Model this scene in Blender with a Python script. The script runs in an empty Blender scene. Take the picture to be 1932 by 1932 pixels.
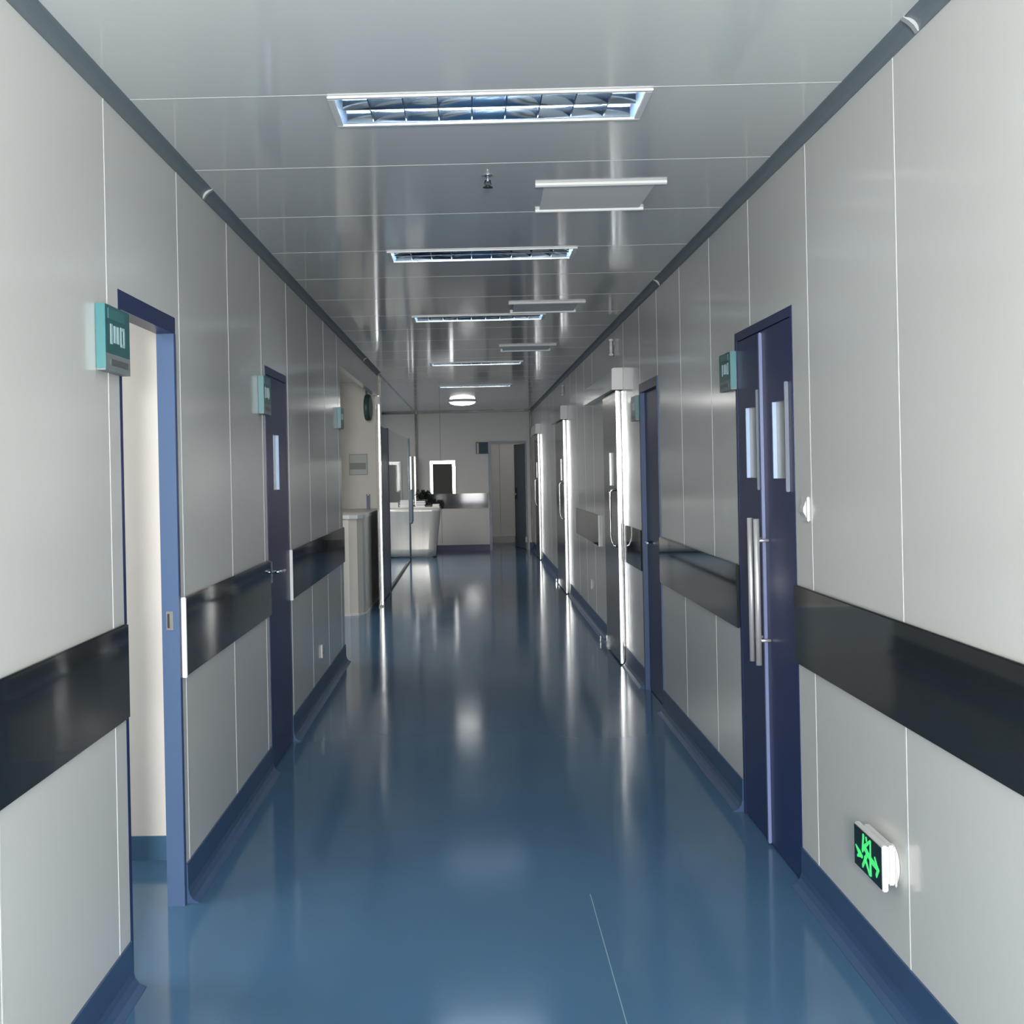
import bpy, bmesh, math, random
from mathutils import Matrix, Vector
random.seed(4)
S = bpy.context.scene
COL = S.collection
PI = math.pi

# ------------------------------------------------------------------ camera
cam_d = bpy.data.cameras.new('camera')
cam = bpy.data.objects.new('camera', cam_d)
COL.objects.link(cam)
cam_d.sensor_width = 36.0
cam_d.lens = 36.0 * 2600.0 / 1932.0
cam_d.shift_x = (966.0 - 843.93) / 1932.0
cam_d.shift_y = (889.03 - 966.0) / 1932.0
cam_d.clip_start = 0.05
cam.matrix_world = (Matrix.Translation((0, 0, 1.5)) @ Matrix.Rotation(0.0172, 4, 'Z')
                    @ Matrix.Rotation(PI / 2, 4, 'X') @ Matrix.Rotation(-0.0204, 4, 'Z'))
S.camera = cam

# ------------------------------------------------------------------ world, exposure
w = bpy.data.worlds.new('world')
S.world = w
w.use_nodes = True
w.node_tree.nodes['Background'].inputs[0].default_value = (0.6, 0.68, 0.75, 1)
w.node_tree.nodes['Background'].inputs[1].default_value = 0.3
S.view_settings.view_transform = 'Standard'
S.view_settings.look = 'None'
S.view_settings.gamma = 1.0
S.view_settings.exposure = 0.0
S.view_settings.use_curve_mapping = False


def area(name, loc, direction, sx, sy, power, colour=(1, 1, 1), shape='RECTANGLE'):
    d = bpy.data.lights.new(name, 'AREA')
    d.shape = shape
    d.size = sx
    d.size_y = sy
    d.energy = power
    d.color = colour
    o = bpy.data.objects.new(name, d)
    COL.objects.link(o)
    o.location = loc
    o.rotation_euler = Vector(direction).to_track_quat('-Z', 'Y').to_euler()
    return o


# light from the viewer's end of the corridor: an added stand-in for the camera flash, and entrance daylight
area('flash_set_back', (0.0, -1.8, 1.62), (0.02, 1, 0), 0.5, 0.5, 395, (1.0, 0.99, 0.97), 'DISK')
area('entrance_daylight', (0.06, -5.5, 1.3), (0, 1, 0), 0.9, 2.2, 130, (0.98, 0.99, 1.0))
area('side_room_light', (-2.3, 4.0, 2.55), (0, 0, -1), 1.2, 1.2, 37, (1, 0.99, 0.97))
area('side_passage_light', (-2.6, 12.8, 2.55), (0, 0, -1), 1.5, 1.5, 60, (1, 0.97, 0.92))
area('station_light', (-2.4, 21.5, 2.55), (0, 0, -1), 1.5, 2.5, 125, (1, 0.97, 0.93))
area('far_room_light', (0.9, 27.4, 2.5), (0, 0, -1), 0.6, 0.6, 4, (1, 0.97, 0.93))

# ------------------------------------------------------------------ materials
def principled(name, colour, rough=0.5, metal=0.0, spec=0.5, emit=None, strength=0.0, coat=0.0,
               vary=0.0, scale=(3, 3, 3), rough_vary=0.0):
    m = bpy.data.materials.new(name)
    m.use_nodes = True
    nt = m.node_tree
    b = nt.nodes['Principled BSDF']
    b.inputs['Base Color'].default_value = (*colour, 1)
    b.inputs['Roughness'].default_value = rough
    b.inputs['Metallic'].default_value = metal
    b.inputs['Specular IOR Level'].default_value = spec
    if coat:
        b.inputs['Coat Weight'].default_value = coat
        b.inputs['Coat Roughness'].default_value = 0.05
    if emit:
        b.inputs['Emission Color'].default_value = (*emit, 1)
        b.inputs['Emission Strength'].default_value = strength
    if vary or rough_vary:
        tc = nt.nodes.new('ShaderNodeTexCoord')
        mp = nt.nodes.new('ShaderNodeMapping')
        mp.inputs['Scale'].default_value = scale
        nz = nt.nodes.new('ShaderNodeTexNoise')
        nz.inputs['Scale'].default_value = 1.0
        nz.inputs['Detail'].default_value = 4.0
        nt.links.new(tc.outputs['Object'], mp.inputs['Vector'])
        nt.links.new(mp.outputs['Vector'], nz.inputs['Vector'])
        if vary:
            r = nt.nodes.new('ShaderNodeValToRGB')
            r.color_ramp.elements[0].position = 0.3
            r.color_ramp.elements[1].position = 0.7
            r.color_ramp.elements[0].color = (*[max(0, c * (1 - vary)) for c in colour], 1)
            r.color_ramp.elements[1].color = (*[min(1, c * (1 + vary)) for c in colour], 1)
            nt.links.new(nz.outputs['Fac'], r.inputs['Fac'])
            nt.links.new(r.outputs['Color'], b.inputs['Base Color'])
        if rough_vary:
            mr = nt.nodes.new('ShaderNodeMapRange')
            mr.inputs['To Min'].default_value = max(0.02, rough - rough_vary)
            mr.inputs['To Max'].default_value = rough + rough_vary
            nt.links.new(nz.outputs['Fac'], mr.inputs['Value'])
            nt.links.new(mr.outputs['Result'], b.inputs['Roughness'])
    return m


def brushed(name, colour, rough, scale=(1, 1, 60)):
    m = principled(name, colour, rough, 1.0, vary=0.06, scale=scale, rough_vary=0.05)
    return m


def glass(name, tint, gloss=0.06):
    m = bpy.data.materials.new(name)
    m.use_nodes = True
    nt = m.node_tree
    nt.nodes.clear()
    out = nt.nodes.new('ShaderNodeOutputMaterial')
    mix = nt.nodes.new('ShaderNodeMixShader')
    tr = nt.nodes.new('ShaderNodeBsdfTransparent')
    gl = nt.nodes.new('ShaderNodeBsdfGlossy')
    mix.inputs['Fac'].default_value = gloss
    tr.inputs['Color'].default_value = (*tint, 1)
    gl.inputs['Roughness'].default_value = 0.03
    nt.links.new(tr.outputs['BSDF'], mix.inputs[1])
    nt.links.new(gl.outputs['BSDF'], mix.inputs[2])
    nt.links.new(mix.outputs['Shader'], out.inputs['Surface'])
    return m


M = {
    'wall': principled('painted_steel_panel', (0.635, 0.638, 0.608), 0.15, spec=0.42),
    'joint': principled('aluminium_joint_strip', (0.68, 0.7, 0.7), 0.4),
    'endwall': principled('matt_grey_panel', (0.72, 0.705, 0.68), 0.42, spec=0.25),
    'room': principled('cream_room_paint', (0.72, 0.70, 0.66), 0.6),
    'ceiling': principled('glossy_ceiling_panel', (0.69, 0.7, 0.685), 0.085, spec=0.6),
    'cj': principled('ceiling_joint', (0.62, 0.64, 0.65), 0.4),
    'floor': principled('blue_vinyl_floor', (0.062, 0.138, 0.235), 0.11, spec=0.22, vary=0.05, scale=(1.2, 1.2, 1), rough_vary=0.03),
    'weld': principled('vinyl_weld_bead', (0.22, 0.33, 0.42), 0.3),
    'skirt': principled('blue_vinyl_skirting', (0.036, 0.078, 0.165), 0.4, spec=0.3, vary=0.05),
    'band': principled('black_gloss_panel', (0.018, 0.021, 0.022), 0.045, spec=0.6, rough_vary=0.015),
    'cove': principled('grey_anodised_cove', (0.17, 0.205, 0.225), 0.5, 0.1),
    'astr': principled('mid_blue_strip', (0.17, 0.21, 0.38), 0.35),
    'clip': principled('grey_plastic_clip', (0.36, 0.38, 0.38), 0.5),
    'navy': principled('navy_enamel', (0.016, 0.028, 0.1), 0.33, spec=0.18, vary=0.04),
    'navylit': principled('navy_enamel_lit', (0.06, 0.105, 0.205), 0.4, spec=0.25),  # navy frame enamel, lightened to paint in the light on the reveals
    'teal': principled('teal_acrylic', (0.04, 0.17, 0.175), 0.3),
    'tealface': principled('dark_teal_face', (0.022, 0.115, 0.12), 0.3),
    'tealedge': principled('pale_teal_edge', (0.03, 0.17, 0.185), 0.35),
    'pale': principled('pale_print', (0.36, 0.52, 0.54), 0.4),
    'signgrey': principled('grey_sign_strip', (0.2, 0.23, 0.235), 0.4),
    'signdark': principled('dim_grey_print', (0.11, 0.105, 0.105), 0.4),
    'white': principled('white_plastic', (0.58, 0.585, 0.575), 0.4),
    'whitepaint': principled('white_enamel', (0.72, 0.73, 0.72), 0.3),
    'hatch': principled('grey_hatch_panel', (0.86, 0.845, 0.81), 0.6, spec=0.2),
    'steel': brushed('brushed_steel', (0.58, 0.58, 0.57), 0.12),
    'darksteel': brushed('dark_brushed_steel', (0.26, 0.26, 0.26), 0.2),
    'satin': principled('satin_steel', (0.7, 0.7, 0.69), 0.38, 0.6),
    'chrome': principled('chrome', (0.8, 0.81, 0.82), 0.1, 1.0),
    'reflector': principled('blue_mirror_reflector', (0.42, 0.5, 0.6), 0.16, 1.0, rough_vary=0.05),
    'tube': principled('lit_tube', (0.9, 0.95, 1), 0.3, emit=(0.96, 1.0, 0.97), strength=38),
    'lamp': principled('lit_diffuser', (0.9, 0.9, 0.88), 0.4, emit=(1, 0.98, 0.94), strength=6),
    'lens': principled('clear_lamp_lens', (0.75, 0.8, 0.77), 0.25),
    'black': principled('black_plastic', (0.012, 0.013, 0.014), 0.35),
    'exitface': principled('dark_exit_face', (0.004, 0.018, 0.014), 0.25),
    'exitgreen': principled('lit_green_pictogram', (0.05, 0.5, 0.15), 0.4, emit=(0.07, 0.72, 0.19), strength=0.72),
    'glass': glass('clear_glass', (0.94, 0.955, 0.96)),
    'milk': principled('frosted_pane', (0.3, 0.32, 0.3), 0.25, spec=0.4),
    'darkpane': principled('dark_window_pane', (0.05, 0.05, 0.042), 0.4, spec=0.2),
    'greypane': principled('grey_window_pane', (0.24, 0.25, 0.23), 0.3),
    'bluebevel': principled('pale_blue_bevel', (0.4, 0.52, 0.74), 0.3),
    'cream': principled('cream_laminate', (0.66, 0.63, 0.57), 0.3, vary=0.02),
    'desk': principled('pearl_laminate', (0.78, 0.74, 0.67), 0.22, 0.3, vary=0.06, scale=(14, 1, .3)),
    'green': principled('dark_green_plastic', (0.045, 0.075, 0.07), 0.4),
    'dial': principled('grey_green_dial', (0.15, 0.2, 0.185), 0.4),
    'bluesign': principled('blue_plate', (0.01, 0.06, 0.16), 0.3),
    'slate': principled('slate_blue_panel', (0.13, 0.16, 0.21), 0.35),
    'leaf': principled('dark_foliage', (0.02, 0.04, 0.022), 0.5, vary=0.3, scale=(20, 20, 20)),
    'pot': principled('grey_pot', (0.2, 0.2, 0.2), 0.5),
    'paper': principled('white_paper', (0.82, 0.82, 0.8), 0.6),
    'noticeband': principled('grey_green_print', (0.26, 0.31, 0.28), 0.5),
    'noticepale': principled('pale_notice', (0.5, 0.52, 0.5), 0.4),
    'screen': principled('blue_grey_sign', (0.05, 0.085, 0.13), 0.12),
}


# ------------------------------------------------------------------ mesh helpers
class MB:
    def __init__(self):
        self.bm = bmesh.new()
        self.mi = 0

    def _tag(self, faces, smooth=False):
        for f in faces:
            f.material_index = self.mi
            f.smooth = smooth

    def box(self, x0, x1, y0, y1, z0, z1, bevel=0.0):
        n0 = set(self.bm.faces)
        r = bmesh.ops.create_cube(self.bm, size=1.0)
        vs = r['verts']
        for v in vs:
            v.co = Vector((x0 + (v.co.x + .5) * (x1 - x0), y0 + (v.co.y + .5) * (y1 - y0), z0 + (v.co.z + .5) * (z1 - z0)))
        if bevel:
            es = list({e for v in vs for e in v.link_edges})
            bmesh.ops.bevel(self.bm, geom=es, offset=bevel, segments=2, affect='EDGES')
        self._tag([f for f in self.bm.faces if f not in n0])
        return self

    def prism(self, pts, axis, a, b, smooth=False):
        """polygon pts (2D) extruded along axis 0/1/2 from a to b"""
        def mk(p, t):
            c = list(p)
            c.insert(axis, t)
            return self.bm.verts.new(c)
        A = [mk(p, a) for p in pts]
        B = [mk(p, b) for p in pts]
        n = len(pts)
        fs = []
        for i in range(n):
            fs.append(self.bm.faces.new((A[i], A[(i + 1) % n], B[(i + 1) % n], B[i])))
        self._tag(fs, smooth)
        ends = [self.bm.faces.new(A[::-1]), self.bm.faces.new(B)]
        self._tag(ends)
        return self

    def tube(self, pts, r, n=10, cap=True):
        pts = [Vector(p) for p in pts]
        rings = []
        prev = None
        for i, p in enumerate(pts):
            if i == 0:
                t = pts[1] - p
            elif i == len(pts) - 1:
                t = p - pts[i - 1]
            else:
                t = (pts[i + 1] - p).normalized() + (p - pts[i - 1]).normalized()
            t.normalize()
            if prev is None:
                ref = Vector((0, 0, 1)) if abs(t.z) < .9 else Vector((1, 0, 0))
                u = t.cross(ref).normalized()
            else:
                u = (prev - t * prev.dot(t)).normalized()
            prev = u
            v = t.cross(u)
            rr = r[i] if isinstance(r, (list, tuple)) else r
            rings.append([self.bm.verts.new(p + u * math.cos(2 * PI * k / n) * rr + v * math.sin(2 * PI * k / n) * rr) for k in range(n)])
        fs = []
        for a, b in zip(rings, rings[1:]):
            for k in range(n):
                fs.append(self.bm.faces.new((a[k], a[(k + 1) % n], b[(k + 1) % n], b[k])))
        self._tag(fs, True)
        if cap:
            self._tag([self.bm.faces.new(rings[0][::-1]), self.bm.faces.new(rings[-1])])
        return self

    def lathe(self, prof, c, axis='Z', n=28):
        """prof: (r, h) list, turned round the axis through c"""
        rings = []
        for r, h in prof:
            ring = []
            for k in range(n):
                a, b = r * math.cos(2 * PI * k / n), r * math.sin(2 * PI * k / n)
                p = {'Z': (a, b, h), 'X': (h, a, b), 'Y': (a, h, b)}[axis]
                ring.append(self.bm.verts.new(Vector(c) + Vector(p)))
            rings.append(ring)
        fs = []
        for a, b in zip(rings, rings[1:]):
            for k in range(n):
                fs.append(self.bm.faces.new((a[k], a[(k + 1) % n], b[(k + 1) % n], b[k])))
        self._tag(fs, True)
        self._tag([self.bm.faces.new(rings[0][::-1]), self.bm.faces.new(rings[-1])])
        return self

    def build(self, name, mats, parent=None):
        bmesh.ops.recalc_face_normals(self.bm, faces=self.bm.faces)
        root = parent
        while root is not None and root.parent is not None:
            root = root.parent
        if root is not None and root.get('_o'):
            off = Vector(root['_o'])
            for v in self.bm.verts:
                v.co -= off
        me = bpy.data.meshes.new(name)
        self.bm.to_mesh(me)
        self.bm.free()
        for m in (mats if isinstance(mats, (list, tuple)) else [mats]):
            me.materials.append(M[m])
        o = bpy.data.objects.new(name, me)
        COL.objects.link(o)
        if parent is not None:
            o.parent = parent
        return o


def tag(o, label=None, cat=None, group=None, kind=None):
    if label:
        o['label'] = label
    if cat:
        o['category'] = cat
    if group:
        o['group'] = group
    if kind:
        o['kind'] = kind
    return o


def thing(name, loc, label, cat, group=None, kind='thing'):
    o = bpy.data.objects.new(name, None)
    COL.objects.link(o)
    o.location = loc
    o.empty_display_size = 0.05
    o['_o'] = tuple(loc)
    return tag(o, label, cat, group, kind)


def copy_tree(o, loc, label, parent=None):
    c = o.copy()
    COL.objects.link(c)
    if parent is None:
        c.location = loc
        c['label'] = label
    else:
        c.parent = parent
    for ch in list(o.children):
        copy_tree(ch, None, None, c)
    return c


def convex_post(x0, x1, y0, y1, z0, z1, ang=9.0):
    """upright bar whose face towards -Y bulges slightly"""
    mb = MB()
    n = 12
    wd = x1 - x0
    rad = wd / 2 / math.sin(math.radians(ang))
    cy = y0 + rad
    cx = (x0 + x1) / 2
    pts = []
    for i in range(n + 1):
        t = math.radians(-ang + 2 * ang * i / n)
        pts.append((cx + rad * math.sin(t), cy - rad * math.cos(t)))
    pts += [(x1, y1), (x0, y1)]
    mb.prism(pts, 2, z0, z1, True)
    for f in mb.bm.faces:
        if abs(f.normal.z) < .5:
            f.smooth = True
    for e in mb.bm.edges:
        if len(e.link_faces) == 2:
            e.link_faces[0].normal_update()
            e.link_faces[1].normal_update()
            if e.link_faces[0].normal.angle(e.link_faces[1].normal, 0) > .5:
                e.smooth = False
    return mb


def struct(name, mb, mats, label=None, cat=None):
    return tag(mb.build(name, mats), label, cat, None, 'structure')


# ------------------------------------------------------------------ sizes
XL, XR, ZT, ZC, CV = -1.03, 1.153, 2.585, 2.622, 0.037
ZB, B0, B1 = 0.137, 0.794, 1.073
TH = 0.05
YB, YE = -6.0, 26.0

# ------------------------------------------------------------------ floor
fl = MB()
fl.box(-4.6, 3.2, YB, 30.0, -0.1, 0)
fl.mi = 1
fl.box(0.388, 0.391, 2.0, 4.86, 0, 0.0006)
struct('floor', fl, ['floor', 'weld'], 'glossy blue vinyl floor running the length of the corridor', 'floor')

# ------------------------------------------------------------------ ceiling, with cut-outs for the troffers
LX0, LX1 = -0.395, 0.552
LIGHT_Y = [4.1, 7.0, 9.95, 14.25, 18.1]
LD = 0.33
ce = MB()
edges = [YB]
for y in LIGHT_Y:
    edges += [y, y + LD]
edges.append(30.0)
for i in range(len(edges) - 1):
    a, b = edges[i], edges[i + 1]
    if i % 2 == 0:
        ce.box(XL - TH, XR + TH, a, b, ZC, ZC + 0.1)
    else:
        ce.box(XL - TH, LX0, a, b, ZC, ZC + 0.1)
        ce.box(LX1, XR + TH, a, b, ZC, ZC + 0.1)
ce.box(-4.6, XL - TH, YB, 30, ZC, ZC + 0.1)
ce.box(XR + TH, 3.2, YB, 30, ZC, ZC + 0.1)
ce.mi = 1
y = 4.079 - 0.965 * 8
while y < 25.8:
    if not any(a - .012 < y < a + LD + .012 for a in LIGHT_Y):
        ce.box(XL + CV, XR - CV, y - 0.004, y + 0.004, ZC - 0.0006, ZC)
    y += 0.965
struct('ceiling', ce, ['ceiling', 'cj'], 'glossy grey panelled corridor ceiling with pale cross joints', 'ceiling')


# ------------------------------------------------------------------ walls
def side_wall(name, X, sgn, spans, holes, seams, label):
    """spans: (y0, y1) solid full height; holes: (y0, y1, z_bottom_of_lintel)"""
    mb = MB()
    xa, xb = (X - TH, X) if sgn < 0 else (X, X + TH)
    for y0, y1 in spans:
        mb.box(xa, xb, y0, y1, 0, ZC)
    for y0, y1, z in holes:
        mb.box(xa, xb, y0, y1, z, ZC)
    mb.mi = 1
    for y in seams:
        zlo = ZB
        for y0, y1, z in holes:
            if y0 - .03 < y < y1 + .03:
                zlo = z + 0.003
        if sgn < 0:
            mb.box(X, X + 0.0008, y - 0.005, y + 0.005, zlo, ZT)
        else:
            mb.box(X - 0.0008, X, y - 0.005, y + 0.005, zlo, ZT)
    return struct(name, mb, ['wall', 'joint'], label, 'wall')


D1 = (4.04, 4.825)
D2 = (6.92, 7.715)
side_wall('wall_left', XL, -1, [(YB, D1[0]), (D1[1], D2[0]), (D2[1], 10.96)],
          [(*D1, 2.058), (*D2, 2.053), (10.96, 15.4, 2.36)],
          [1.97, 2.945, 3.922, 4.898, 5.90, 6.82, 7.795, 8.79, 9.765, 10.73],
          'pale grey panelled wall along the left of the corridor')
DD = (4.925, 5.985)
D4 = (8.44, 9.335)
side_wall('wall_right', XR, 1, [(YB, DD[0]), (DD[1], D4[0]), (D4[1], YE)],
          [(*DD, 2.068), (*D4, 2.06)],
          [1.775, 2.745, 3.722, 4.697, 5.662, 6.588, 7.525, 8.455, 9.33, 10.3, 12.95, 13.9, 14.87, 15.8, 19.0, 20.0, 21.0, 22.0],
          'pale grey panelled wall along the right of the corridor')

mb = MB()
RX0, RX1, RZ = 0.33, 1.05, 2.05
mb.box(-4.6, RX0, YE, YE + TH, 0, ZC)
mb.box(RX0, RX1, YE, YE + TH, RZ, ZC)
mb.box(RX1, 3.2, YE, YE + TH, 0, ZC)
mb.mi = 1
for x in (-1.75, -0.57):
    mb.box(x - .004, x + .004, YE - .002, YE, ZB, ZC)
struct('wall_end', mb, ['endwall', 'signgrey'], 'grey wall closing the far end of the corridor', 'wall')
mb = MB()
mb.box(-4.6, 0.06 - .5, YB - TH, YB, 0, ZC)
mb.box(0.06 + .5, 3.2, YB - TH, YB, 0, ZC)
mb.box(0.06 - .5, 0.06 + .5, YB - TH, YB, 2.45, ZC)
struct('wall_entrance', mb, 'wall', 'wall behind the viewer around the bright entrance', 'wall')
mb = MB()
mb.box(-3.4, XL - TH, 5.385, 5.435, 0, ZC)
struct('wall_side_room_back', mb, 'room', 'cream wall seen through the open left doorway', 'wall')
mb = MB()
mb.box(-3.45, -3.4, 2.6, 5.435, 0, ZC)
mb.box(-3.4, XL - TH, 2.55, 2.6, 0, ZC)
struct('wall_side_room_left', mb, 'room')
mb = MB()
mb.box(-4.6, XL - TH, 10.86, 10.91, 0, ZC)
mb.box(-4.65, -4.6, 10.86, YE, 0, ZC)
struct('wall_passage', mb, 'room')
mb = MB()
mb.box(-4.6, -1.1, 17.1, 17.15, 0, ZC)
struct('wall_counter_back', mb, 'cream', 'pale wall behind the cream counter in the left passage', 'wall')
mb = MB()
mb.box(RX0 - .4, 2.1, 28.5, 28.55, 0, ZC)
mb.mi = 1
mb.box(0.588, 0.596, 28.498, 28.5, 0.1, ZC)
struct('wall_far_room_back', mb, ['endwall', 'black'], 'dim grey wall with a dark joint seen through the far doorway', 'wall')
mb = MB()
mb.box(RX0 - .45, RX0 - .4, YE + TH, 28.5, 0, ZC)
mb.box(2.1, 2.15, YE + TH, 28.5, 0, ZC)
struct('wall_far_room_side', mb, 'wall')


# skirting
def skirt_profile(X, s):
    p = [(0, ZB), (.006, ZB), (.007, .05), (.012, .03), (.024, .012), (.045, .002), (.045, 0), (0, 0)]
    return [(X + s * a, b) for a, b in p]


def skirting(name, X, s, segs, label):
    mb = MB()
    for a, b in segs:
        mb.prism(skirt_profile(X, s), 1, a, b)
    return struct(name, mb, 'skirt', label, 'skirting')


skirting('baseboard_left', XL, 1, [(YB, D1[0] - .002), (D1[1] + .002, D2[0] - .002), (D2[1] + .002, 10.96)], 'dark blue coved skirting along the left wall')
skirting('baseboard_right', XR, -1, [(YB, DD[0] - .002), (DD[1] + .002, D4[0] - .002), (D4[1] + .002, 10.45), (12.0, 16.3), (18.2, 22.6), (24.2, YE)],
         'dark blue coved skirting along the right wall')
mb = MB()
mb.box(-1.8, RX0, YE - .012, YE, 0, 0.105)
mb.box(RX1 + .03, XR, YE - .03, YE, 0, 0.13)
struct('baseboard_end', mb, 'navy', 'navy skirting along the far end wall', 'skirting')
mb = MB()
mb.box(-3.4, XL - TH, 5.375, 5.385, 0, 0.094)
struct('baseboard_side_room', mb, 'floor', 'blue skirting inside the open left room', 'skirting')
mb = MB()
mb.box(RX0 - .4, 2.1, 28.488, 28.5, 0, 0.13)
struct('baseboard_far_room', mb, 'black', 'black skirting inside the far doorway', 'skirting')


# cove trims
def cove(name, X, s, y0, y1, label):
    n = 7
    pts = [(X, ZC), (X, ZT)]
    pts += [(X + s * .004, ZT)]
    for i in range(n + 1):
        t = PI / 2 * i / n
        pts.append((X + s * (.004 + CV - CV * math.cos(t)) * .92, ZT + .002 + (CV - .004) * math.sin(t) * .98))
    pts += [(X + s * (CV + .003), ZC - .001), (X + s * (CV + .003), ZC)]
    mb = MB()
    mb.prism(pts, 1, y0, y1)
    return struct(name, mb, 'cove', label, 'trim')


tl = cove('trim_left', XL, 1, YB, 15.45, 'dark grey cove trim where the left wall meets the ceiling')
tr = cove('trim_right', XR, -1, YB, YE, 'dark grey cove trim where the right wall meets the ceiling')
for X, s, ys, par in ((XL, 1, (5.38, 13.4), tl), (XR, -1, (3.5, 8.27), tr)):
    for y in ys:
        mb = MB()
        mb.prism([(X, ZT + .001), (X + s * .006, ZT - .002), (X + s * .016, ZT + .014), (X + s * .028, ZC - .012),
                  (X + s * (CV + .005), ZC - .003), (X + s * (CV + .005), ZC), (X, ZC)], 1, y - .012, y + .012)
        mb.build('joint_clip', 'clip', par)['label'] = 'pale joint clip'
mb = MB().box(XL - .012, XL + .012, 15.45, YE - .02, ZC - .006, ZC)
struct('trim_1', mb, 'cj', 'thin pale joint strip in the ceiling beside the reception', 'trim')
mb = MB()
mb.box(XL + CV, XR - CV, YE - .02, YE, ZC - .03, ZC)
mb.box(-3.5, XL, YE - .02, YE, ZC - .03, ZC)
struct('trim_end', mb, 'black', 'thin black trim along the top of the end wall', 'trim')
mb = MB()
mb.box(XL - .012, XL + .032, YE - .04, YE, 0, ZC - .03)
struct('trim_corner_left', mb, 'black', 'black corner strip at the left of the end wall', 'trim')
mb = MB()
mb.box(XR - .04, XR, YE - .04, YE - .012, 0.131, ZC - .03)
struct('trim_corner_right', mb, 'black', 'black corner strip at the right of the end wall', 'trim')


# ------------------------------------------------------------------ black wall bands
def band(X, s, y0, y1, label, cap0=True):
    r = thing('wall_guard', (X, (y0 + y1) / 2, B0), label, 'wall guard', 'black bands along the walls')
    x0, x1 = sorted((X + s * .001, X + s * .014))
    MB().box(x0, x1, y0, y1, B0, B1, .004).build('guard_panel', 'band', r)
    if cap0:
        MB().box(*sorted((X + s * .001, X + s * .018)), y0 - .014, y0, B0 - .002, B1 + .002, .002).build('end_cap', 'joint', r)['label'] = 'pale aluminium end cap'
    return r


band(XL, 1, -1.0, D1[0] - .002, 'black gloss band on the left wall nearest the viewer, before the open doorway', False)
band(XL, 1, D1[1] + .016, D2[0] - .002, 'black gloss band on the left wall between the open doorway and the navy door')
band(XL, 1, D2[1] + .02, 10.95, 'black gloss band on the left wall beyond the navy door')
band(XR, -1, -1.0, DD[0] - .002, 'black gloss band on the right wall nearest the viewer, above the green exit sign', False)
band(XR, -1, DD[1] + .002, D4[0] - .004, 'black gloss band on the right wall between double door and recessed door', False)
band(XR, -1, D4[1] + .03, 10.34, 'short black band right of the nearest steel sliding door, by the recessed door', False)
band(XR, -1, 12.45, 15.1, 'black band on the right wall between the two nearer steel sliding doors')
r = thing('wall_guard', (-0.2, YE, B0), 'black gloss band across the far end wall with a bright reflection', 'wall guard', 'black bands along the walls')
MB().box(-1.0, RX0 - .02, YE - .014, YE - .001, B0, B1, .004).build('guard_panel', 'band', r)

# ------------------------------------------------------------------ door 1: open doorway at the left
r = thing('door_1', (XL, (D1[0] + D1[1]) / 2, 0), 'open navy framed doorway on the left wall showing a cream room', 'door', None, 'structure')
y0, y1 = D1
f = MB()
f.box(XL - .06, XL + .001, y0 + .001, y0 + .03, 0, 2.0)
f.box(XL - .06, XL + .001, y0 + .001, y1 - .001, 2.0, 2.057)
f.build('door_frame', 'navy', r)
MB().box(XL - .06, XL + .001, y1 - .03, y1 - .001, 0, 2.0).build('far_jamb', 'navylit', r)['label'] = 'far jamb with its lit look painted in lighter blue'
MB().box(XL + .001, XL + .002, y1 - .014, y1 - .001, 0, 2.0).build('frame_face', 'navy', r)
mb = MB().box(XL - .044, XL - .02, y1 - .0335, y1 - .03, .965, 1.03, .001)
sp = mb.build('strike_plate', 'chrome', r)
MB().box(XL - .040, XL - .032, y1 - .0345, y1 - .0335, .972, 1.022).build('latch_slot', 'black', sp)

# ------------------------------------------------------------------ door 2: closed navy door, left
y0, y1 = D2
r = thing('door_2', (XL, (y0 + y1) / 2, 0), 'closed navy single door with a narrow window on the left wall', 'door', None, 'structure')
f = MB()
f.box(XL - TH, XL + .003, y0 + .001, y0 + .035, 0, 2.01)
f.box(XL - TH, XL + .003, y1 - .035, y1 - .001, 0, 2.01)
f.box(XL - TH, XL + .003, y0 + .001, y1 - .001, 2.01, 2.052)
f.build('door_frame', 'navy', r)
lf = MB()
wy0, wy1, wz0, wz1 = 7.165, 7.37, 1.42, 1.71
lf.box(XL - .042, XL + .002, y0 + .038, wy0, .008, 2.006)
lf.box(XL - .042, XL + .002, wy1, y1 - .038, .008, 2.006)
lf.box(XL - .042, XL + .002, wy0, wy1, .008, wz0)
lf.box(XL - .042, XL + .002, wy0, wy1, wz1, 2.006)
lf.build('leaf', 'navy', r)
MB().box(XL - .02, XL - .012, wy0, wy1, wz0, wz1).build('window_pane', 'milk', r)
w_ = MB()
w_.box(XL - .012, XL + .003, wy1 - .012, wy1, wz0, wz1)
w_.box(XL - .012, XL + .003, wy0, wy0 + .006, wz0, wz1)
w_.build('window_bead', 'bluebevel', r)
h = MB()
h.box(XL + .002, XL + .008, 6.975, 7.015, .95, 1.06, .003)
pl = h.build('handle_plate', 'chrome', r)
MB().tube([(XL + .008, 6.995, 1.005), (XL + .05, 6.995, 1.005), (XL + .056, 7.01, 1.005), (XL + .056, 7.11, 1.005)], .009).build('lever', 'chrome', pl)

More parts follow.
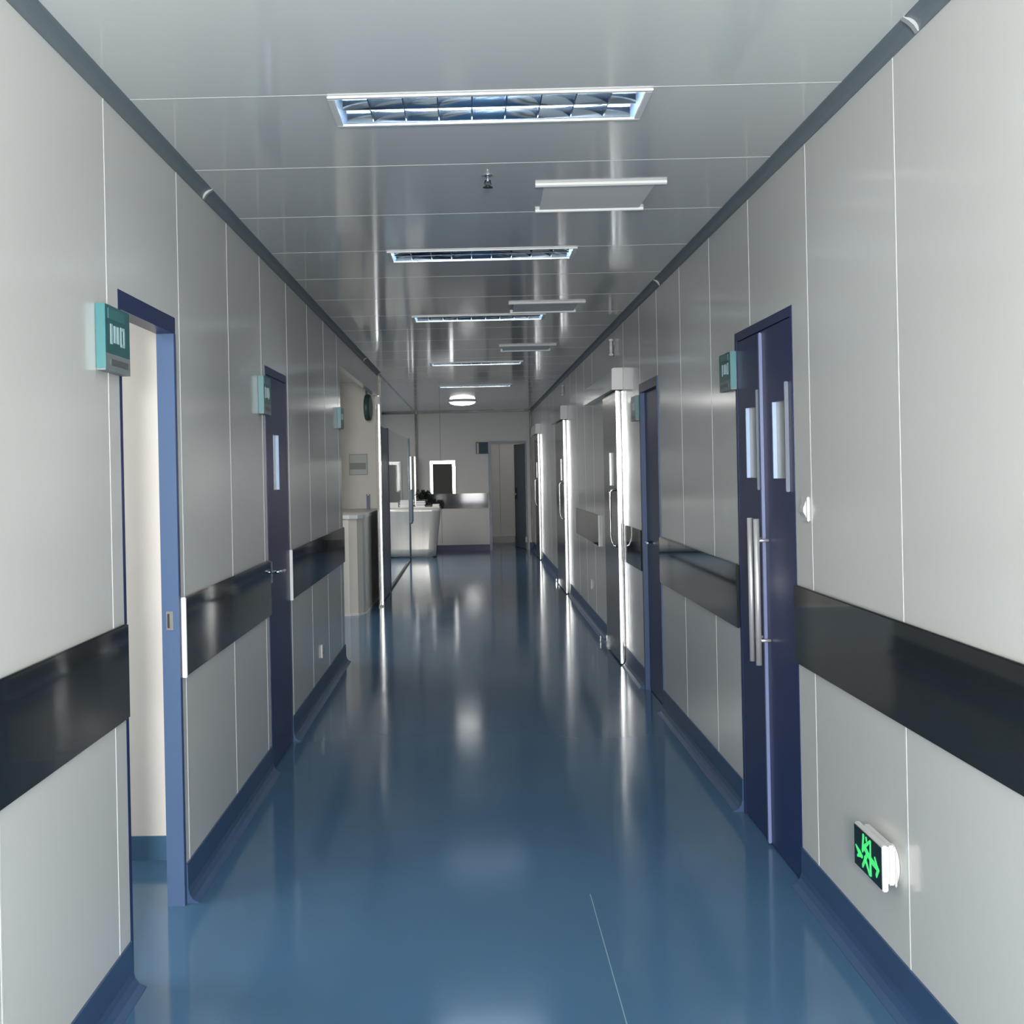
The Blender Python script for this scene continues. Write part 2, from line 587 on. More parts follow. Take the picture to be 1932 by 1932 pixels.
# ------------------------------------------------------------------ door 3: navy double door, right
y0, y1 = DD
r = thing('door_3', (XR, (y0 + y1) / 2, 0), 'closed navy double door with two windows and long pull bars on the right wall', 'door', None, 'structure')
f = MB()
f.box(XR - .002, XR + TH, y0 + .001, y0 + .035, 0, 2.03)
f.box(XR - .002, XR + TH, y1 - .04, y1 - .001, 0, 2.03)
f.box(XR - .002, XR + TH, y0 + .001, y1 - .001, 2.03, 2.067)
f.build('door_frame', 'navy', r)
for k, (a, b, w0, w1) in enumerate(((y0 + .037, 5.448, 5.025, 5.275), (5.452, y1 - .042, 5.525, 5.78))):
    lf = MB()
    z0, z1 = 1.447, 1.737
    xa, xb = XR, XR + .042
    lf.box(xa, xb, a, w0, .008, 2.026)
    lf.box(xa, xb, w1, b, .008, 2.026)
    lf.box(xa, xb, w0, w1, .008, z0)
    lf.box(xa, xb, w0, w1, z1, 2.026)
    leaf = lf.build('leaf', 'navy', r)
    MB().box(xa + .012, xa + .02, w0, w1, z0, z1).build('window_pane', 'milk', leaf)
    bd = MB()
    bd.box(xa - .002, xa + .012, w1 - .012, w1, z0, z1)
    bd.box(xa - .002, xa + .012, w0, w0 + .006, z0, z1)
    bd.build('window_bead', 'bluebevel', leaf)['label'] = 'pale blue window bead'
    MB().box(xa - .014, xa, w0 - .02, w0 - .008, 1.40, 1.80, .002).build('reflection_fin', 'slate', leaf)  # thin fin standing in for the reflected edge beside the window
MB().box(XR - .012, XR, 5.437, 5.462, .01, 2.02, .003).build('astragal', 'astr', r)['label'] = 'pale blue strip down the gap between the leaves'
for yy in (5.385, 5.505):
    p = MB().tube([(1.106, yy, .72), (1.106, yy, 1.29)], .012, 12).build('pull_bar', 'satin', r)
    st = MB()
    for zz in (.815, 1.205):
        st.tube([(1.106, yy, zz), (XR + .001, yy, zz)], .006, 8)
    st.build('standoff', 'satin', p)

# ------------------------------------------------------------------ door 4: recessed blue door, right
y0, y1 = D4
r = thing('door_4', (XR, (y0 + y1) / 2, 0), 'recessed dark blue door on the right wall before the steel sliding doors', 'door', None, 'structure')
f = MB()
f.box(XR - .006, XR + .07, y0 + .001, y0 + .03, 0, 2.0)
f.box(XR - .006, XR + .07, y1 - .03, y1 - .001, 0, 2.0)
f.box(XR - .006, XR + .07, y0 + .001, y1 - .001, 2.0, 2.059)
f.build('door_frame', 'navylit', r)  # reveals take the lightened navy, their lit look in the colour
mb = MB().box(XR - .008, XR - .006, y0 + .001, y1 - .001, 2.0, 2.059)
mb.box(XR - .008, XR - .006, y0 + .001, y0 + .03, 0, 2.0)
mb.box(XR - .008, XR - .006, y1 - .012, y1 - .001, 0, 2.0)
mb.build('frame_face', 'navy', r)
MB().box(XR + .025, XR + .06, y0 + .031, y1 - .031, .008, 1.998).build('leaf', 'navy', r)
MB().tube([(XR + .04, 9.22, 1.0), (XR + .0, 9.22, 1.0), (XR - .002, 9.1, 1.0)], .008).build('lever', 'chrome', r)

# ------------------------------------------------------------------ door 5: framed doorway in the end wall with its leaf ajar
r = thing('door_5', ((RX0 + RX1) / 2, YE, 0), 'slate blue framed doorway at the right of the far end wall, door standing open', 'door', None, 'structure')
f = MB()
f.box(RX0 + .001, RX0 + .05, YE - .01, YE + .09, 0, 2.0)
f.box(RX1 - .03, RX1 - .001, YE - .01, YE + .09, 0, 2.0)
f.box(RX0 + .001, RX1 - .001, YE - .01, YE + .09, 2.0, 2.048)
f.build('door_frame', 'slate', r)
mb = MB()
a = Vector((RX1 - .03, YE + .1, 0))
b = Vector((.86, YE + .85, 0))
n = Vector((-(b - a).y, (b - a).x, 0)).normalized() * .018
mb.prism([((a + n).x, (a + n).y), ((b + n).x, (b + n).y), ((b - n).x, (b - n).y), ((a - n).x, (a - n).y)], 2, .01, 1.99)
leaf = mb.build('leaf', 'slate', r)
d = (b - a).normalized()
q = b - d * .1 + n * 1.15
mb = MB()
qa, qb = q - d * .09, q + d * .06
mb.prism([(qa.x, qa.y), (qb.x, qb.y), ((qb + n * .3).x, (qb + n * .3).y), ((qa + n * .3).x, (qa + n * .3).y)], 2, .93, 1.15)
hp = mb.build('handle_plate', 'black', leaf)
rc = q + n * .35
mb = MB()
mb.tube([(rc.x + d.x * .028 * math.cos(t * PI / 8), rc.y + d.y * .028 * math.cos(t * PI / 8), 1.03 + .03 * math.sin(t * PI / 8)) for t in range(17)], .006, 6)
mb.build('ring_handle', 'chrome', leaf)

# ------------------------------------------------------------------ room signs (box signs on the walls)
def sign(X, s, y0, y1, z0, z1, t, label):
    """s: +1 on the left wall, -1 on the right; the near end is the pale edge"""
    r = thing('room_sign', (X, (y0 + y1) / 2, z0), label, 'sign', 'teal room signs')
    xb = X + s * .001
    xf = X + s * t
    zs = z0 + (z1 - z0) * .27
    MB().box(*sorted((xb, xf)), y0 + .004, y1, zs, z1).build('sign_body', 'tealface', r)
    MB().box(*sorted((xb, xf)), y0 + .004, y1, z0, zs - .0005).build('lower_strip', 'signgrey', r)['label'] = 'grey lower strip'
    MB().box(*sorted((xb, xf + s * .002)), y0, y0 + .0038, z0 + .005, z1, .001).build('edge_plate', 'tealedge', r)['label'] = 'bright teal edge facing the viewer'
    h, wd = z1 - zs, y1 - y0
    L = MB()
    def rect(u0, u1, v0, v1):
        # u from the near end to the far end in reading order for the left wall
        if s > 0:
            ya, yb = y0 + u0 * wd, y0 + u1 * wd
        else:
            ya, yb = y1 - u1 * wd, y1 - u0 * wd
        L.box(*sorted((xf, xf + s * .0012)), ya, yb, zs + v0 * h, zs + v1 * h)
    rect(.22, .30, .2, .62)
    rect(.36, .46, .24, .60)
    rect(.50, .56, .24, .60)
    rect(.62, .66, .2, .62)
    rect(.74, .78, .2, .62)
    rect(.66, .74, .2, .27)
    rect(.66, .74, .55, .62)
    L.build('lettering', 'pale', r)
    L2 = MB()
    L = L2
    rect(.14, .78, .72, .93)
    L2.build('top_line', 'teal', r)
    L3 = MB()
    ya, yb = y0 + .22 * wd, y0 + .9 * wd
    L3.box(*sorted((xf, xf + s * .0012)), ya, yb, z0 + (zs - z0) * .35, z0 + (zs - z0) * .7)
    L3.build('lower_print', 'signdark', r)
    return r


sign(XL, 1, 3.79, 4.07, 1.80, 1.985, .026, 'teal room sign beside the open doorway on the left wall')
sign(XL, 1, 6.70, 6.955, 1.80, 1.985, .026, 'teal room sign at the closed navy single door on the left')
sign(XL, 1, 10.68, 10.95, 1.85, 2.015, .026, 'small teal sign at the far end of the left wall, before the passage')
sign(XR, -1, 5.955, 6.225, 1.828, 1.992, .026, 'dark teal room sign left of the navy double door')
sign(XR, -1, 9.38, 9.66, 1.82, 1.99, .026, 'dim green sign just beyond the recessed blue door on the right')

# blue box sign on the end wall
r = thing('room_sign', (.22, YE, 1.8), 'blue box sign on the end wall beside the far doorway', 'sign')
MB().prism([(.10, YE - .005), (.10, YE - .05), (.33, YE - .02), (.33, YE - .005)], 2, 1.815, 2.035).build('sign_body', 'screen', r)
MB().prism([(.115, YE - .0485), (.115, YE - .0505), (.155, YE - .0453), (.155, YE - .0433)], 2, 1.82, 2.02).build('glare_strip', 'white', r)['label'] = 'white glare painted at the left of the face'  # glare on the sign, modelled as a white strip

# ------------------------------------------------------------------ exit sign low on the right wall
r = thing('exit_sign', (XR, 3.92, .33), 'green running man exit sign low on the right wall', 'sign')
ey0, ey1, ez0, ez1 = 3.79, 4.055, .33, .445
mb = MB().box(1.102, 1.118, ey0 - .004, ey1 + .004, ez0 - .006, ez1 + .006, .003)
mb.box(1.118, 1.138, ey0 - .004, ey1 - .03, ez0 + .012, ez1 + .006, .004)
mb.build('sign_case', 'white', r)
MB().box(1.100, 1.102, ey0 + .001, ey1, ez0, ez1).build('sign_face', 'exitface', r)
g = MB()
def P(u, v):
    return (ey1 + (ey0 - ey1) * u, ez1 + (ez0 - ez1) * v)
def stroke(u0, v0, u1, v1, w0, w1):
    a, b = Vector(P(u0, v0)), Vector(P(u1, v1))
    dd = (b - a).normalized()
    nn = Vector((-dd.y, dd.x))
    pts = [a + nn * w0, a - dd * w0 * .5, a - nn * w0, b - nn * w1, b + dd * w1 * .5, b + nn * w1]
    g.prism([tuple(p) for p in pts], 0, 1.0988, 1.1)
for s_ in ((.364, .07, .318, .50, .006, .0045), (.318, .50, .40, .345, .005, .005), (.40, .345, .614, .08, .006, .003),
           (.614, .07, .614, .46, .004, .004), (.40, .36, .52, .45, .008, .0075), (.52, .45, .68, .54, .007, .007),
           (.68, .54, .87, .58, .0075, .0065), (.86, .60, .77, .37, .0065, .003), (.90, .58, .82, .79, .006, .0055),
           (.50, .47, .315, .88, .0065, .005), (.40, .60, .58, .92, .006, .0045), (.61, .46, .61, .92, .005, .007),
           (.06, .50, .20, .62, .002, .0085), (.20, .62, .31, .66, .009, .004), (.12, .74, .24, .64, .003, .007), (.46, .08, .48, .16, .0045, .004)):
    stroke(*s_[:4], s_[4] * 1.15, s_[5] * 1.15)
g.build('pictogram', 'exitgreen', r)['label'] = 'lit green running figure and arrow'
mb = MB().box(1.138, XR - .009, ey0 + .0, ey0 + .07, .335, .43, .004)
mb.build('bracket', 'white', r)
MB().lathe([(.052, 0), (.056, .004), (.056, .008)], (XR - .009, 3.85, .385), 'X', 32).build('wall_plate', 'white', r)

# ------------------------------------------------------------------ light switch and sockets
r = thing('light_switch', (XR, 4.76, 1.345), 'white rocker light switch on the right wall beside the double door', 'light switch')
MB().box(XR - .010, XR - .0005, 4.718, 4.804, 1.302, 1.388, .003).build('switch_plate', 'white', r)
MB().prism([(XR - .010, 1.375), (XR - .015, 1.36), (XR - .02, 1.35), (XR - .02, 1.335), (XR - .012, 1.322), (XR - .010, 1.315)], 1, 4.735, 4.787).build('rocker', 'white', r)


def socket(X, s, y, z, label):
    r = thing('wall_socket', (X, y, z), label, 'socket', 'white wall sockets')
    MB().box(*sorted((X + s * .0005, X + s * .012)), y - .045, y + .045, z - .045, z + .045, .003).build('socket_plate', 'white', r)
    h = MB()
    for dy, dz in ((-.012, -.012), (.012, -.012), (0, .014)):
        h.box(*sorted((X + s * .0118, X + s * .0125)), y + dy - .003, y + dy + .003, z + dz - .007, z + dz + .007)
    h.build('socket_slots', 'black', r)


socket(XL, 1, 9.25, .31, 'white socket low on the left wall beyond the navy door')
socket(XR, -1, 13.42, .375, 'white socket low on the right wall beyond the nearest steel sliding door')


# ------------------------------------------------------------------ steel sliding doors on the right wall
def sliding_door(yn, length, label, house):
    """yn: near edge of the leaf, house: (near, far) ends of the track cover"""
    r = thing('sliding_door', (XR, yn + length / 2, 0), label, 'sliding door', 'steel sliding doors on the right wall')
    x0, x1 = 1.110, 1.149
    lf = MB()
    wy0, wy1 = yn + .24, yn + .58
    lf.box(x0, x1, yn + .03, wy0, .015, 2.08)
    lf.box(x0, x1, wy1, yn + length, .015, 2.08)
    lf.box(x0, x1, wy0, wy1, .015, 1.36)
    lf.box(x0, x1, wy0, wy1, 1.62, 2.08)
    leaf = lf.build('leaf', 'darksteel', r)
    e = convex_post(x0 - .002, x1 + .003, yn, yn + .03, .012, 2.085)
    e.build('edge_post', 'steel', r)['label'] = 'bright steel edge facing the viewer'
    MB().box(x0 + .008, x0 + .014, wy0, wy1, 1.36, 1.62).build('window_pane', 'whitepaint', leaf)
    hd = MB()
    pts = [(x0, yn + .1, 1.33), (x0 - .035, yn + .1, 1.33), (x0 - .048, yn + .1, 1.315), (x0 - .05, yn + .1, 1.29),
           (x0 - .05, yn + .1, .98), (x0 - .045, yn + .1, .94), (x0 - .028, yn + .1, .905), (x0 - .015, yn + .1, .9), (x0, yn + .1, .9)]
    hd.tube(pts, .009, 10)
    hd.build('handle', 'chrome', r)
    c = MB()
    c.prism([(XR - .001, 2.245), (1.084, 2.245), (1.074, 2.235), (1.071, 2.09), (XR - .001, 2.09)], 1, house[0] + .004, house[1])
    tcv = c.build('track_cover', 'wall', r)
    MB().prism([(XR - .001, 2.250), (1.082, 2.250), (1.070, 2.24), (1.067, 2.086), (XR - .001, 2.086)], 1, house[0] - .004, house[0] + .004).build('end_cap', 'whitepaint', tcv)['label'] = 'white end cap'
    fr = MB()
    fr.box(XR - .0035, XR - .0005, yn - .06, yn - .01, .01, 2.08)
    fr.build('frame_strip', 'steel', r)
    return r


sliding_door(10.48, 1.05, 'nearest of the three steel sliding doors on the right, edge beside the recessed blue door', (10.36, 13.0))
sliding_door(16.5, 1.5, 'middle of the three steel sliding doors on the right wall', (16.3, 18.4))
sliding_door(22.8, 1.2, 'farthest of the three steel sliding doors, close to the end wall', (22.6, 24.4))


def floor_guide(y, label):
    r = thing('floor_guide', (1.11, y, 0), label, 'door guide', 'chrome floor guides of the sliding doors')
    MB().box(1.085, 1.10, y - .02, y + .02, 0, .055, .005).build('front_cheek', 'chrome', r)
    MB().box(1.14, 1.151, y - .02, y + .02, 0, .055, .003).build('rear_cheek', 'chrome', r)
    MB().box(1.085, 1.151, y - .02, y + .02, 0, .008).build('guide_base', 'chrome', r)


floor_guide(11.95, 'small chrome floor guide beyond the nearest steel sliding door')
floor_guide(18.15, 'small chrome floor guide beyond the middle steel sliding door')


def wall_lamp(y, label):
    r = thing('wall_lamp', (XR, y, 2.385), label, 'wall lamp', 'small wall lamps over the sliding doors')
    MB().box(1.146, XR - .0005, y - .035, y + .035, 2.385, 2.525, .002).build('back_plate', 'black', r)
    MB().tube([(1.130, y, 2.405), (1.130, y, 2.505)], .013, 12).build('lens', 'lens', r)
    for z in (2.388, 2.503):
        MB().box(1.112, 1.146, y - .018, y + .018, z, z + .018, .005).build('bracket', 'white', r)


wall_lamp(10.95, 'small wall lamp above the nearest steel sliding door')
wall_lamp(16.75, 'small wall lamp above the middle steel sliding door')

# ------------------------------------------------------------------ ceiling lights
def troffer(y, label):
    r = thing('ceiling_light', ((LX0 + LX1) / 2, y + LD / 2, ZC), label, 'ceiling light', 'louvred ceiling lights along the corridor')
    x0, x1, y0, y1 = LX0 + .001, LX1 - .001, y + .001, y + LD - .001
    h = MB()
    zt = ZC + .075
    h.box(x0, x1, y0, y1, zt, zt + .004)
    h.box(x0, x0 + .003, y0, y1, ZC, zt)
    h.box(x1 - .003, x1, y0, y1, ZC, zt)
    h.box(x0, x1, y0, y0 + .003, ZC, zt)
    h.box(x0, x1, y1 - .003, y1, ZC, zt)
    h.build('housing', 'reflector', r)
    f = MB()
    t = .013
    f.box(x0 - t, x1 + t, y0 - t, y0 + .008, ZC - .007, ZC - .0005, .002)
    f.box(x0 - t, x1 + t, y1 - .008, y1 + t, ZC - .007, ZC - .0005, .002)
    f.box(x0 - t, x0 + .008, y0 + .008, y1 - .008, ZC - .007, ZC - .0005, .002)
    f.box(x1 - .008, x1 + t, y0 + .008, y1 - .008, ZC - .007, ZC - .0005, .002)
    f.build('frame', 'whitepaint', r)
    for yy in (y0 + .085, y1 - .085):
        MB().tube([(x0 + .06, yy, ZC + .052), (x1 - .06, yy, ZC + .052)], .0125, 14).build('fluorescent_tube', 'tube', r)
    # parabolic louvre: sloping long mirrors and cross blades
    l = MB()
    ym = (y0 + y1) / 2
    for yc, s in ((y0 + .006, 1), (y1 - .006, -1), (ym, 1), (ym, -1)):
        pts = [(yc, ZC + .002), (yc + s * .004, ZC + .002)]
        pts += [(yc + s * .012, ZC + .02), (yc + s * .026, ZC + .036), (yc + s * .024, ZC + .038), (yc + s * .008, ZC + .022), (yc, ZC + .022)]
        l.prism(pts, 0, x0 + .02, x1 - .02, True)
    l.build('long_mirror', 'reflector', r)
    n = 8
    for k in range(1, n + 1):
        x = x0 + (x1 - x0) * k / (n + 1)
        MB().prism([(x - .002, ZC + .003), (x + .002, ZC + .003), (x + .005, ZC + .034), (x - .005, ZC + .034)], 1, y0 + .008, y1 - .008).build('cross_blade', 'reflector', r)
    return r


first = troffer(LIGHT_Y[0], 'louvred ceiling light nearest the viewer, largest in the corridor')
names = ['second louvred ceiling light from the viewer, beyond the square hatch nearest the viewer',
         'third louvred ceiling light from the viewer, just beyond the middle ceiling hatch',
         'fourth louvred ceiling light from the viewer, beyond the farthest ceiling hatch',
         'farthest louvred ceiling light, next to the round lamp']
for yv, nm in zip(LIGHT_Y[1:], names):
    copy_tree(first, ((LX0 + LX1) / 2, yv + LD / 2, ZC), nm)

r = thing('round_ceiling_lamp', (-.115, 22.0, ZC), 'round lit lamp on the ceiling near the end wall', 'ceiling light')
MB().lathe([(.225, -.0005), (.225, -.02), (.215, -.024)], (-.115, 22.0, ZC)).build('rim', 'whitepaint', r)
MB().lathe([(.21, -.0245), (.19, -.05), (.12, -.07), (.02, -.078)], (-.115, 22.0, ZC)).build('diffuser', 'lamp', r)


def hatch(y, label):
    r = thing('ceiling_hatch', (.53, y + .27, ZC), label, 'ceiling hatch', 'square ceiling hatches')
    MB().prism([(y - .014, ZC - .0005), (y - .015, ZC - .01), (y - .006, ZC - .015), (y + .008, ZC - .013), (y + .012, ZC - .0005)], 0, .275, .79).build('edge_bar', 'whitepaint', r)
    MB().prism([(y + .53, ZC - .0005), (y + .53, ZC - .011), (y + .536, ZC - .014), (y + .545, ZC - .01), (y + .546, ZC - .0005)], 0, .30, .765).build('edge_bar', 'whitepaint', r)
    MB().prism([(.312, y + .016), (.752, y + .016), (.745, y + .525), (.318, y + .525)], 2, ZC - .004, ZC - .0005).build('hatch_panel', 'hatch', r)
    return r


hatch(5.42, 'square pale ceiling hatch nearest the viewer')
hatch(9.25, 'middle of the three ceiling hatches, before the third ceiling light')
hatch(12.4, 'farthest of the three ceiling hatches')

r = thing('sprinkler', (.086, 5.236, ZC), 'small ceiling sprinkler between the first light and the nearest hatch', 'sprinkler')
MB().lathe([(.024, -.0005), (.023, -.004), (.008, -.008)], (.086, 5.236, ZC)).build('escutcheon', 'chrome', r)
MB().tube([(.086, 5.236, ZC - .006), (.086, 5.236, ZC - .03)], .006).build('stem', 'chrome', r)
mb = MB().tube([(.078, 5.236, ZC - .02), (.074, 5.236, ZC - .034), (.086, 5.236, ZC - .046)], .003)
mb.tube([(.094, 5.236, ZC - .02), (.098, 5.236, ZC - .034), (.086, 5.236, ZC - .046)], .003)
mb.build('yoke', 'black', r)
MB().lathe([(.018, -.046), (.02, -.049), (.004, -.05)], (.086, 5.236, ZC)).build('deflector', 'black', r)

# ------------------------------------------------------------------ left passage: counter, clock, notice
r = thing('reception_counter', (-1.5, 15.8, 0), 'cream low counter with rounded front corner in the left passage', 'counter')
base = [(-2.9, 14.45), (-1.30, 14.45), (-1.215, 14.49), (-1.165, 14.57), (-1.15, 14.7), (-1.12, 17.08), (-2.9, 17.08)]
MB().prism(base, 2, 0.02, 1.02).build('counter_body', 'cream', r)
MB().prism([(x - (.0 if x < -2 else -.012), y - (.012 if y < 15 else 0)) for x, y in base], 2, 1.02, 1.058).build('counter_top', 'whitepaint', r)
MB().prism([(x + (.0 if x < -2 else .006), y - (.006 if y < 15 else 0)) for x, y in base], 2, 0, .02).build('plinth', 'whitepaint', r)

r = thing('steel_post', (-1.03, 15.42, 0), 'bright steel post at the far side of the left passage', 'post')
convex_post(-1.055, -1.005, 15.4, 15.45, .02, 2.359).build('post_shaft', 'steel', r)
MB().box(-1.06, -1.0, 15.395, 15.455, 0, .02, .003).build('post_foot', 'steel', r)
MB().box(-1.058, -1.002, 15.397, 15.453, 2.26, 2.359, .004).build('post_cap', 'white', r)

r = thing('wall_clock', (-1.22, 17.05, 2.2), 'round dark green clock high on the pale wall of the left passage', 'clock')
cx, cy, cz = -1.17, 15.5, 2.235
r.location = (cx, cy, cz)
r['_o'] = (cx, cy, cz)
mb = MB().lathe([(.145, 0), (.15, .02), (.145, .05), (.125, .055)], (cx, cy, cz), 'X', 32)
case = mb.build('clock_case', 'green', r)
MB().lathe([(.12, .0555), (.118, .058)], (cx, cy, cz), 'X', 32).build('dial', 'dial', r)
MB().box(cx - .0, cx + .02, cy - .012, cy + .012, cz + .14, 2.622).build('hanger', 'green', r)
r.rotation_euler = (0, 0, -math.radians(6))

r = thing('wall_notice', (-1.41, 17.1, 1.6), 'pale framed notice with a grey band on the wall of the left passage', 'notice')
nx0, nx1, nz0, nz1 = -1.512, -1.283, 1.475, 1.735
MB().box(nx0, nx1, 17.088, 17.0995, nz0, nz1, .002).build('notice_frame', 'signgrey', r)
MB().box(nx0 + .006, nx1 - .006, 17.0865, 17.088, nz0 + .006, nz1 - .006).build('notice_sheet', 'noticepale', r)
MB().box(nx0 + .01, nx1 - .02, 17.0855, 17.0865, nz0 + .07, nz0 + .15).build('printed_band', 'noticeband', r)

r = thing('blue_plate', (-1.2, 17.1, 1.15), 'narrow dark blue plate on the wall above the cream counter', 'plate')
MB().box(-1.305, -1.26, 17.085, 17.0995, 1.03, 1.235, .003).build('plate_face', 'bluesign', r)
MB().box(-1.29, -1.275, 17.083, 17.085, 1.22, 1.23).build('plate_clip', 'chrome', r)

# ------------------------------------------------------------------ partition of the nurse station
r = thing('slate_screen', (-1.05, 16.4, 0), 'slate blue screen with a navy end post beyond the steel post', 'screen')
MB().box(-1.062, -1.038, 15.47, 17.28, .01, 2.04, .003).build('screen_panel', 'slate', r)
MB().box(-1.075, -1.03, 17.28, 17.36, 0, 2.055, .004).build('end_post', 'navy', r)

r = thing('glass_partition', (-1.06, 20.4, 0), 'clear glass partition on a dark rail in front of the reception desk', 'glass partition')
MB().box(-1.064, -1.056, 17.38, 23.3, .03, 2.06).build('glass_pane', 'glass', r)
MB().box(-1.075, -1.045, 17.36, 23.3, 0, .03, .003).build('floor_rail', 'black', r)
MB().tube([(-1.05, 23.32, 0), (-1.05, 23.32, 2.07)], .016, 10).build('post', 'cove', r)
hd = MB().tube([(-1.04, 23.2, .65), (-1.02, 23.2, .65), (-1.012, 23.2, .68), (-1.012, 23.2, 1.15), (-1.02, 23.2, 1.18), (-1.04, 23.2, 1.18)], .03, 10)
hd.build('pull_handle', 'cove', r)
MB().box(-1.08, -1.04, 17.4, 17.56, .03, .11, .006).build('patch_fitting', 'chrome', r)

# ------------------------------------------------------------------ reception desk and what stands on it
r = thing('reception_desk', (-1.2, 24.4, 0), 'pearl reception desk with flared end at the far left', 'desk')
prof = [(.02, 0.0), (.15, -.002), (.3, -.006), (.45, -.014), (.6, -.03), (.72, -.052), (.8, -.07), (.86, -.085)]
def right_edge(z):
    return -.645 + .1 * (z / .86) ** 1.2
mb = MB()
F_, K_ = [], []
for z, dy in prof:
    xs = [-2.6 + (right_edge(z) + 2.6) * i / 12 for i in range(13)]
    F_.append([mb.bm.verts.new((x, 24.08 + dy, z)) for x in xs])
    K_.append([mb.bm.verts.new((x, 24.12 + dy, z)) for x in xs])
fs = []
for i in range(len(prof) - 1):
    for j in range(12):
        fs.append(mb.bm.faces.new((F_[i][j], F_[i][j + 1], F_[i + 1][j + 1], F_[i + 1][j])))
        fs.append(mb.bm.faces.new((K_[i][j + 1], K_[i][j], K_[i + 1][j], K_[i + 1][j + 1])))
    mb.bm.faces.new((F_[i][12], K_[i][12], K_[i + 1][12], F_[i + 1][12]))
    mb.bm.faces.new((K_[i][0], F_[i][0], F_[i + 1][0], K_[i + 1][0]))
for j in range(12):
    mb.bm.faces.new((F_[0][j + 1], F_[0][j], K_[0][j], K_[0][j + 1]))
    mb.bm.faces.new((F_[-1][j], F_[-1][j + 1], K_[-1][j + 1], K_[-1][j]))
mb._tag(fs, True)
mb.build('front_panel', 'desk', r)
MB().prism([(right_edge(z) - .05, z) for z, _ in prof] + [(right_edge(z) - .002, z) for z, _ in prof[::-1]], 1, 24.125, 24.75).build('end_panel', 'white', r)
MB().box(-2.6, -.56, 24.0, 24.78, .862, .885, .004).build('work_top', 'cream', r)
MB().box(-2.6, -.70, 24.1, 24.7, 0, .02).build('plinth', 'black', r)

r = thing('potted_plant', (-.86, 24.5, .885), 'dark leafy potted plant on the reception desk', 'plant')
MB().lathe([(.06, 0), (.08, .11), (.085, .12), (.075, .115)], (-.86, 24.5, .885), 'Z', 20).build('pot', 'pot', r)
for k in range(34):
    a = random.uniform(0, 2 * PI)
    L = random.uniform(.12, .24)
    up = random.uniform(.0, .17)
    b0 = Vector((-.86, 24.5, 1.0))
    dirv = Vector((math.cos(a), math.sin(a), 0))
    p1 = b0 + dirv * L * .5 + Vector((0, 0, up))
    p2 = b0 + dirv * L + Vector((0, 0, up * .7))
    sd = Vector((-dirv.y, dirv.x, 0)) * random.uniform(.018, .034)
    m_ = MB()
    vs = [m_.bm.verts.new(p) for p in (b0, p1 + sd, p2, p1 - sd, p1 + Vector((0, 0, .012)))]
    for tri in ((0, 1, 4), (1, 2, 4), (2, 3, 4), (3, 0, 4)):
        m_._tag([m_.bm.faces.new([vs[i] for i in tri])], True)
    m_.build('leaf', 'leaf', r)

def papers(x, y, wx, wy, hgt, z, label):
    r = thing('paper_stack', (x, y, z), label, 'papers', 'papers on the reception desk')
    m_ = MB()
    k = 0
    zz = z
    while zz < z + hgt:
        dx, dy = random.uniform(-.012, .012), random.uniform(-.012, .012)
        m_.box(x - wx / 2 + dx, x + wx / 2 + dx, y - wy / 2 + dy, y + wy / 2 + dy, zz, zz + .02)
        zz += .0205
    m_.build('sheets', 'paper', r)


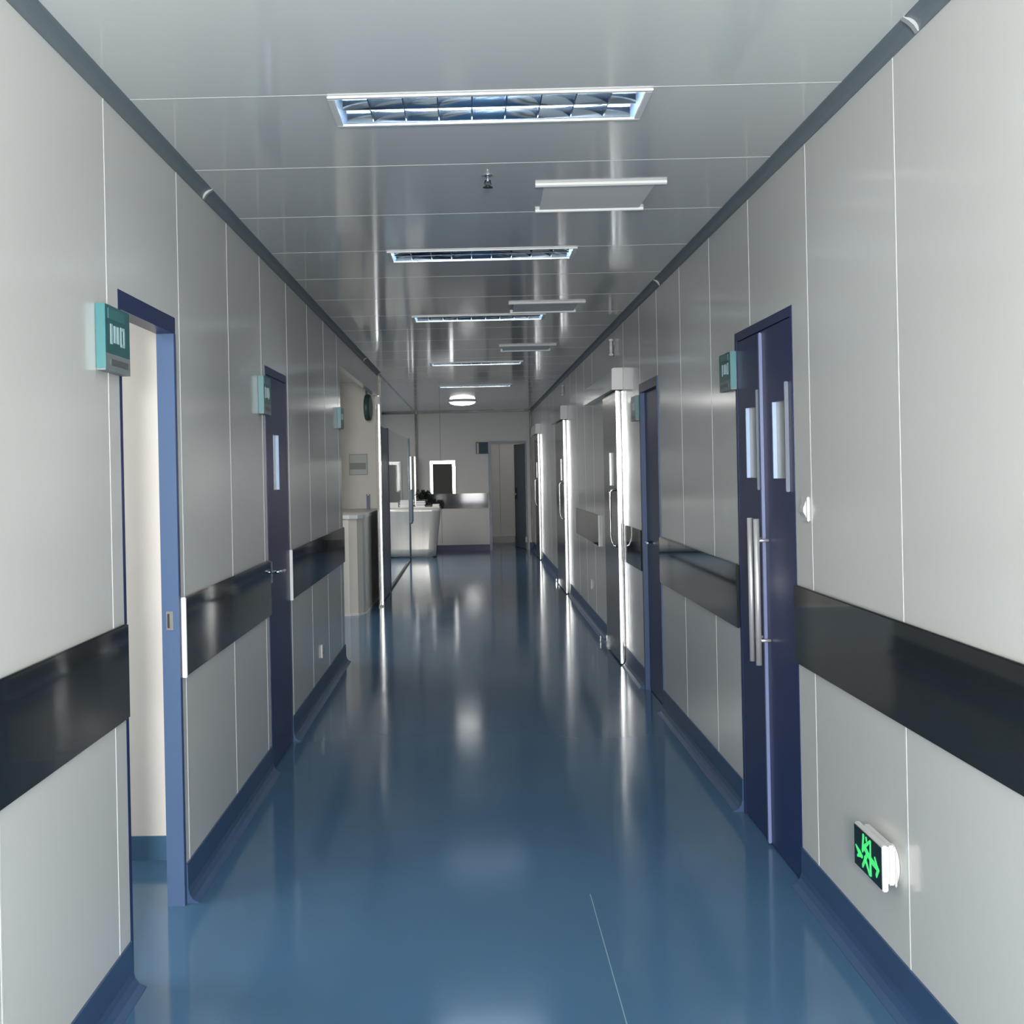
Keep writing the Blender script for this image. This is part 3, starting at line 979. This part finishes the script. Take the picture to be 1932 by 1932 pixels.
papers(-1.4, 24.3, .2, .28, .07, .885, 'low white stack of papers at the left of the reception desk')
papers(-1.14, 24.3, .24, .3, .11, .885, 'tallest white stack of papers on the reception desk, left of the plant')
papers(-.9, 24.15, .16, .2, .09, .885, 'white stack of papers in front of the plant on the reception desk')
papers(-.64, 24.3, .12, .3, .03, .885, 'thin white stack of papers at the right end of the reception desk')
r = thing('desk_phone', (-.76, 24.3, .885), 'black desk phone between paper stacks on the reception desk', 'phone')
MB().prism([(24.1, .885), (24.3, .885), (24.3, .95), (24.1, .91)], 0, -.8, -.71).build('phone_body', 'black', r)
MB().tube([(-.785, 24.12, .925), (-.785, 24.2, .955), (-.785, 24.28, .965)], [.016, .01, .016], 8).build('receiver', 'black', r)

r = thing('steel_corner_post', (-1.10, 25.7, 0), 'tall bright steel post standing behind the reception desk', 'post')
convex_post(-1.17, -1.105, 25.68, 25.74, 0, 1.785).build('post_shaft', 'steel', r)
convex_post(-1.09, -1.025, 25.68, 25.74, 0, 1.785).build('post_shaft', 'steel', r)
MB().box(-1.105, -1.09, 25.69, 25.73, 0, 1.78).build('gasket', 'black', r)

# windows in the end wall
r = thing('window_1', (-.535, YE, 1.35), 'white framed dark window in the far end wall', 'window', None, 'structure')
f = MB()
wx0, wx1, wz0, wz1 = -.775, -.297, 1.076, 1.70
f.box(wx0, wx0 + .055, YE - .035, YE - .0005, wz0, wz1)
f.box(wx1 - .055, wx1, YE - .035, YE - .0005, wz0, wz1)
f.box(wx0 + .055, wx1 - .055, YE - .035, YE - .0005, wz1 - .06, wz1)
f.build('window_frame', 'steel', r)
MB().box(wx0 + .055, wx1 - .055, YE - .012, YE - .0005, wz0, wz1 - .06).build('window_pane', 'darkpane', r)
r = thing('window_2', (-1.45, YE, 1.3), 'grey window behind the glass partition in the far end wall', 'window', None, 'structure')
wx0, wx1, wz0, wz1 = -1.66, -1.31, .9, 1.70
f = MB()
f.box(wx0, wx0 + .03, YE - .03, YE - .0005, wz0, wz1)
f.box(wx1 - .03, wx1, YE - .03, YE - .0005, wz0, wz1)
f.box(wx0 + .03, wx1 - .03, YE - .03, YE - .0005, wz1 - .03, wz1)
f.build('window_frame', 'joint', r)
MB().box(wx0 + .03, wx1 - .03, YE - .012, YE - .0005, wz0, wz1 - .03).build('window_pane', 'greypane', r)

# small white stop by the far doorway
r = thing('door_stop', (1.02, 25.96, .16), 'small white stop at the foot of the far doorway', 'door stop')
MB().box(1.0, 1.035, 25.955, 25.989, .13, .235, .008).build('stop_body', 'white', r)

for o in bpy.data.objects:
    if '_o' in o:
        del o['_o']
